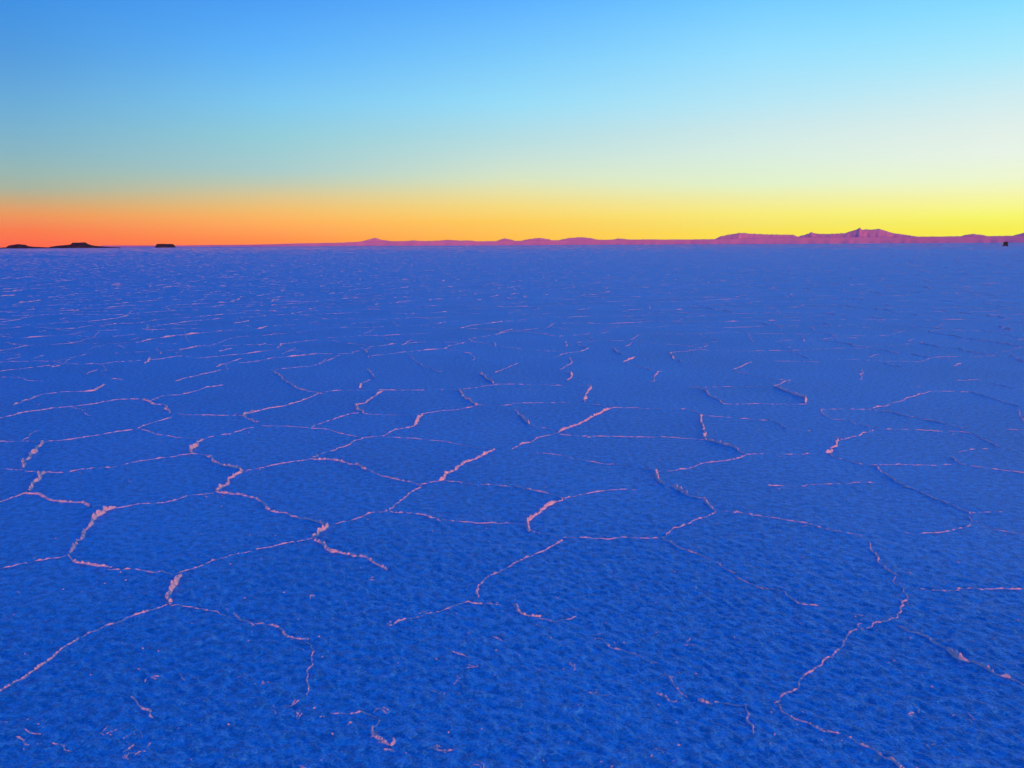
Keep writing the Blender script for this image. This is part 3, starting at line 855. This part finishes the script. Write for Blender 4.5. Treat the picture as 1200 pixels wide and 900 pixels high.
MASSIFS = [
('hills',19000,'long low violet range of hills along the whole horizon','hills',[(-27.104, 0), (-26.614, 0.1193), (-22.658, 0.1011), (-17.372, 0.1324), (-14.788, 0.1967), (-11.76, 0.2413), (-10.606, 0.2944), (-6.901, 0.3371), (-1.945, 0.2949), (4.036, 0.343), (7.982, 0.3597), (11.854, 0.336), (14.034, 0.3411), (19.246, 0.4349), (26.513, 0.4091), (28.552, 0.4075), (31.684, 0.4105), (34.889, 0.393), (39.926, 0.2767), (46.3, 0.1266)]),
('mountain',19500,'small violet cone shaped mountain standing alone on the horizon under orange sky','mountain',[(-11.379, 0.1819), (-10.315, 0.3319), (-9.826, 0.4654), (-9.436, 0.5511), (-9.051, 0.4237), (-8.566, 0.3636), (-7.886, 0.2245)]),
('mountain',19500,'long barely raised violet mountain just right of the lone cone','mountain',[(-7.886, 0.205), (-7.294, 0.3291), (-6.802, 0.3855), (-6.311, 0.315), (-5.124, 0.3489), (-4.529, 0.4049), (-3.537, 0.3417), (-2.94, 0.3585), (-2.344, 0.2772), (-1.547, 0.175)]),
('mountain',19500,'tiny pointed violet hill between the low ridge and the rounded hill','mountain',[(-1.247, 0.2129), (-0.947, 0.349), (-0.447, 0.484), (0.051, 0.3834), (0.55, 0.2236)]),
('mountain',19500,'small rounded violet hill left of the wide flat topped one','mountain',[(0.55, 0.2236), (0.849, 0.3597), (1.348, 0.4357), (1.946, 0.5111), (2.644, 0.4093), (3.142, 0.23)]),
('mountain',19500,'wide flat topped violet hill at the middle of the horizon under yellow sky','mountain',[(3.042, 0.2305), (3.44, 0.3658), (4.035, 0.4801), (4.927, 0.5435), (5.62, 0.4515), (6.214, 0.3309), (6.807, 0.2105)]),
('mountain',19500,'slight violet knoll just right of the wide flat topped hill','mountain',[(6.511, 0.2121), (7.002, 0.346), (7.491, 0.4405), (7.982, 0.3792), (8.767, 0.1997)]),
('mountain',19700,'broad pink violet mountain with an uneven flat crest left of the red peak','mountain',[(13.475, 0.1727), (14.033, 0.3601), (14.309, 0.5104), (14.864, 0.639), (15.694, 0.7548), (16.709, 0.6612), (17.62, 0.6346), (19.06, 0.5848), (19.604, 0.3581), (19.97, 0.1337)]),
('mountain',19900,'tallest mountain, glowing red with twin summits under bright yellow sky','mountain',[(18.995, 0.1025), (19.332, 0.4713), (19.942, 0.6506), (20.147, 0.7591), (20.469, 0.6457), (20.993, 0.6223), (22.197, 0.6652), (22.614, 0.8056), (22.913, 0.9104), (23.04, 1.0348), (23.202, 0.8709), (24.201, 0.9124), (24.537, 0.8191), (25.042, 0.6356), (25.535, 0.5773), (26.027, 0.4841), (26.675, 0.3726), (27.33, 0.0875)]),
('mountain',19500,'low reddish knoll between the twin summit peak and the frame edge','mountain',[(28.407, 0.288), (29.007, 0.4718), (29.455, 0.5611), (30.064, 0.4609), (30.674, 0.2688)]),
('mountain',19600,'red mountain rising at the right edge beyond the vehicle','mountain',[(30.968, 0.2663), (31.61, 0.4279), (32.1, 0.5889), (32.939, 0.71), (34.057, 0.5969), (35.147, 0.4864), (36.482, 0.2493)]),
('island',2500,'low dark rocky island, leftmost on the horizon','island',[(-33.971, 0.0414), (-33.34, 0.1166), (-32.408, 0.1349), (-32.079, 0.0148), (-31.775, 0.0309), (-31.679, 0.1101), (-31.543, 0.1626), (-31.1, 0.2233), (-30.752, 0.1778), (-30.67, 0.1149), (-30.409, 0.0692), (-29.964, 0.0401), (-29.559, 0.0202)]),
('island',2600,'largest dark rocky island with a stepped top, second from the left','island',[(-29.56, 0.0112), (-29.511, 0.0471), (-29.048, 0.1177), (-28.397, 0.1791), (-28.247, 0.2974), (-27.544, 0.3143), (-27.412, 0.2127), (-27.09, 0.11), (-26.428, 0.0422), (-25.561, 0.0)]),
('island',2600,'tiny dark flat topped island right of the two larger islands','island',[(-23.598, 0.0), (-23.48, 0.2004), (-23.308, 0.2094), (-22.567, 0.1973), (-22.449, 0.149), (-22.359, 0.0)]),
]
VEH = (220.2, 363.5, -27.2)

for i, (name, dist, label, cat, prof) in enumerate(MASSIFS):
    isl = name == 'island'
    massif(name, prof, dist, label, cat, m_island if isl else m_rock, 40 + i * 7,
           n=420 if name == 'hills' else 130, depth=0.95 if not isl else 2.2, jag=0.05 if not isl else 0.25, steep=1.2 if not isl else 0.8)

# ------------------------------------------------------------------ a lone vehicle far out on the flat
def box(bm, x0, x1, y0, y1, z0, z1, top=None):
    tx0, tx1, ty0, ty1 = top or (x0, x1, y0, y1)
    vs = [bm.verts.new(c) for c in ((x0, y0, z0), (x1, y0, z0), (x1, y1, z0), (x0, y1, z0), (tx0, ty0, z1), (tx1, ty0, z1), (tx1, ty1, z1), (tx0, ty1, z1))]
    for f in ((3, 2, 1, 0), (4, 5, 6, 7), (0, 1, 5, 4), (1, 2, 6, 5), (2, 3, 7, 6), (3, 0, 4, 7)):
        bm.faces.new([vs[k] for k in f])

def part(name, fn, m, parent, bevel=0.0):
    bm = bmesh.new()
    fn(bm)
    if bevel:
        bmesh.ops.bevel(bm, geom=bm.edges[:], offset=bevel, segments=2, affect='EDGES', profile=0.6)
    me = bpy.data.meshes.new(name)
    bm.to_mesh(me); bm.free()
    return link(name, me, m, parent)

def disc(bm, r, w, seg=24):
    bmesh.ops.create_cone(bm, cap_ends=True, segments=seg, radius1=r, radius2=r, depth=w, matrix=Matrix.Rotation(R(90), 4, 'Y'))

def build_vehicle():
    root = bpy.data.objects.new("vehicle", None)
    COL.objects.link(root)
    root.location = (VEH[0], VEH[1], 0.0)
    root.rotation_euler = (0, 0, R(VEH[2]))
    tag(root, "small dark boxy vehicle standing alone on the far salt flat below the red hills", "vehicle")
    part("body", lambda bm: box(bm, -0.95, 0.95, -2.2, 2.2, 0.22, 1.25), m_paint, root, 0.09)
    part("cabin", lambda bm: box(bm, -0.92, 0.92, -2.15, 1.05, 1.2, 2.1, (-0.82, 0.82, -2.05, 0.6)), m_paint, root, 0.06)
    part("rear_window", lambda bm: box(bm, -0.66, 0.66, -2.17, -2.05, 1.38, 1.88), m_glass, root)
    part("windscreen", lambda bm: box(bm, -0.76, 0.76, 0.74, 1.02, 1.3, 1.98, (-0.7, 0.7, 0.56, 0.7)), m_glass, root)
    for s in (-1, 1):
        part("side_window", lambda bm: box(bm, s * 0.86 - 0.06, s * 0.86 + 0.06, -1.85, 0.45, 1.4, 1.88), m_glass, root)
        part("tail_lamp", lambda bm: box(bm, s * 0.82 - 0.07, s * 0.82 + 0.07, -2.24, -2.14, 0.86, 1.1), m_lamp, root)
        for y in (-1.4, 1.4):
            w = part("wheel", lambda bm: disc(bm, 0.4, 0.26), m_rubber, root)
            w.location = (s * 0.8, y, 0.4)
            part("rim", lambda bm: disc(bm, 0.23, 0.28), m_steel, w)
    part("bumper", lambda bm: box(bm, -0.93, 0.93, -2.34, -2.16, 0.4, 0.72), m_paint, root, 0.03)
    sp = part("spare_wheel", lambda bm: disc(bm, 0.36, 0.22), m_rubber, root)
    sp.rotation_euler = (0, 0, R(90)); sp.location = (0.1, -2.3, 1.02)
    return root
build_vehicle()

# ------------------------------------------------------------------ evening haze over the flat
def build_haze():
    bm = bmesh.new()
    box(bm, -26000, 26000, -26000, 26000, -8.0, HAZE_TOP)
    me = bpy.data.meshes.new("haze")
    bm.to_mesh(me); bm.free()
    m = bpy.data.materials.new("evening_haze")
    m.use_nodes = True
    t = m.node_tree
    t.nodes.clear()
    v = t.nodes.new('ShaderNodeVolumePrincipled')
    v.inputs['Color'].default_value = (0.98, 0.8, 0.8, 1)
    v.inputs['Density'].default_value = HAZE_DENSITY
    v.inputs['Anisotropy'].default_value = 0.4
    ou = t.nodes.new('ShaderNodeOutputMaterial')
    t.links.new(v.outputs[0], ou.inputs['Volume'])
    o = link("haze", me, m)
    tag(o, "thin violet evening haze lying over the whole salt flat", "haze", 'stuff')
HAZE_TOP = 640.0
build_haze()
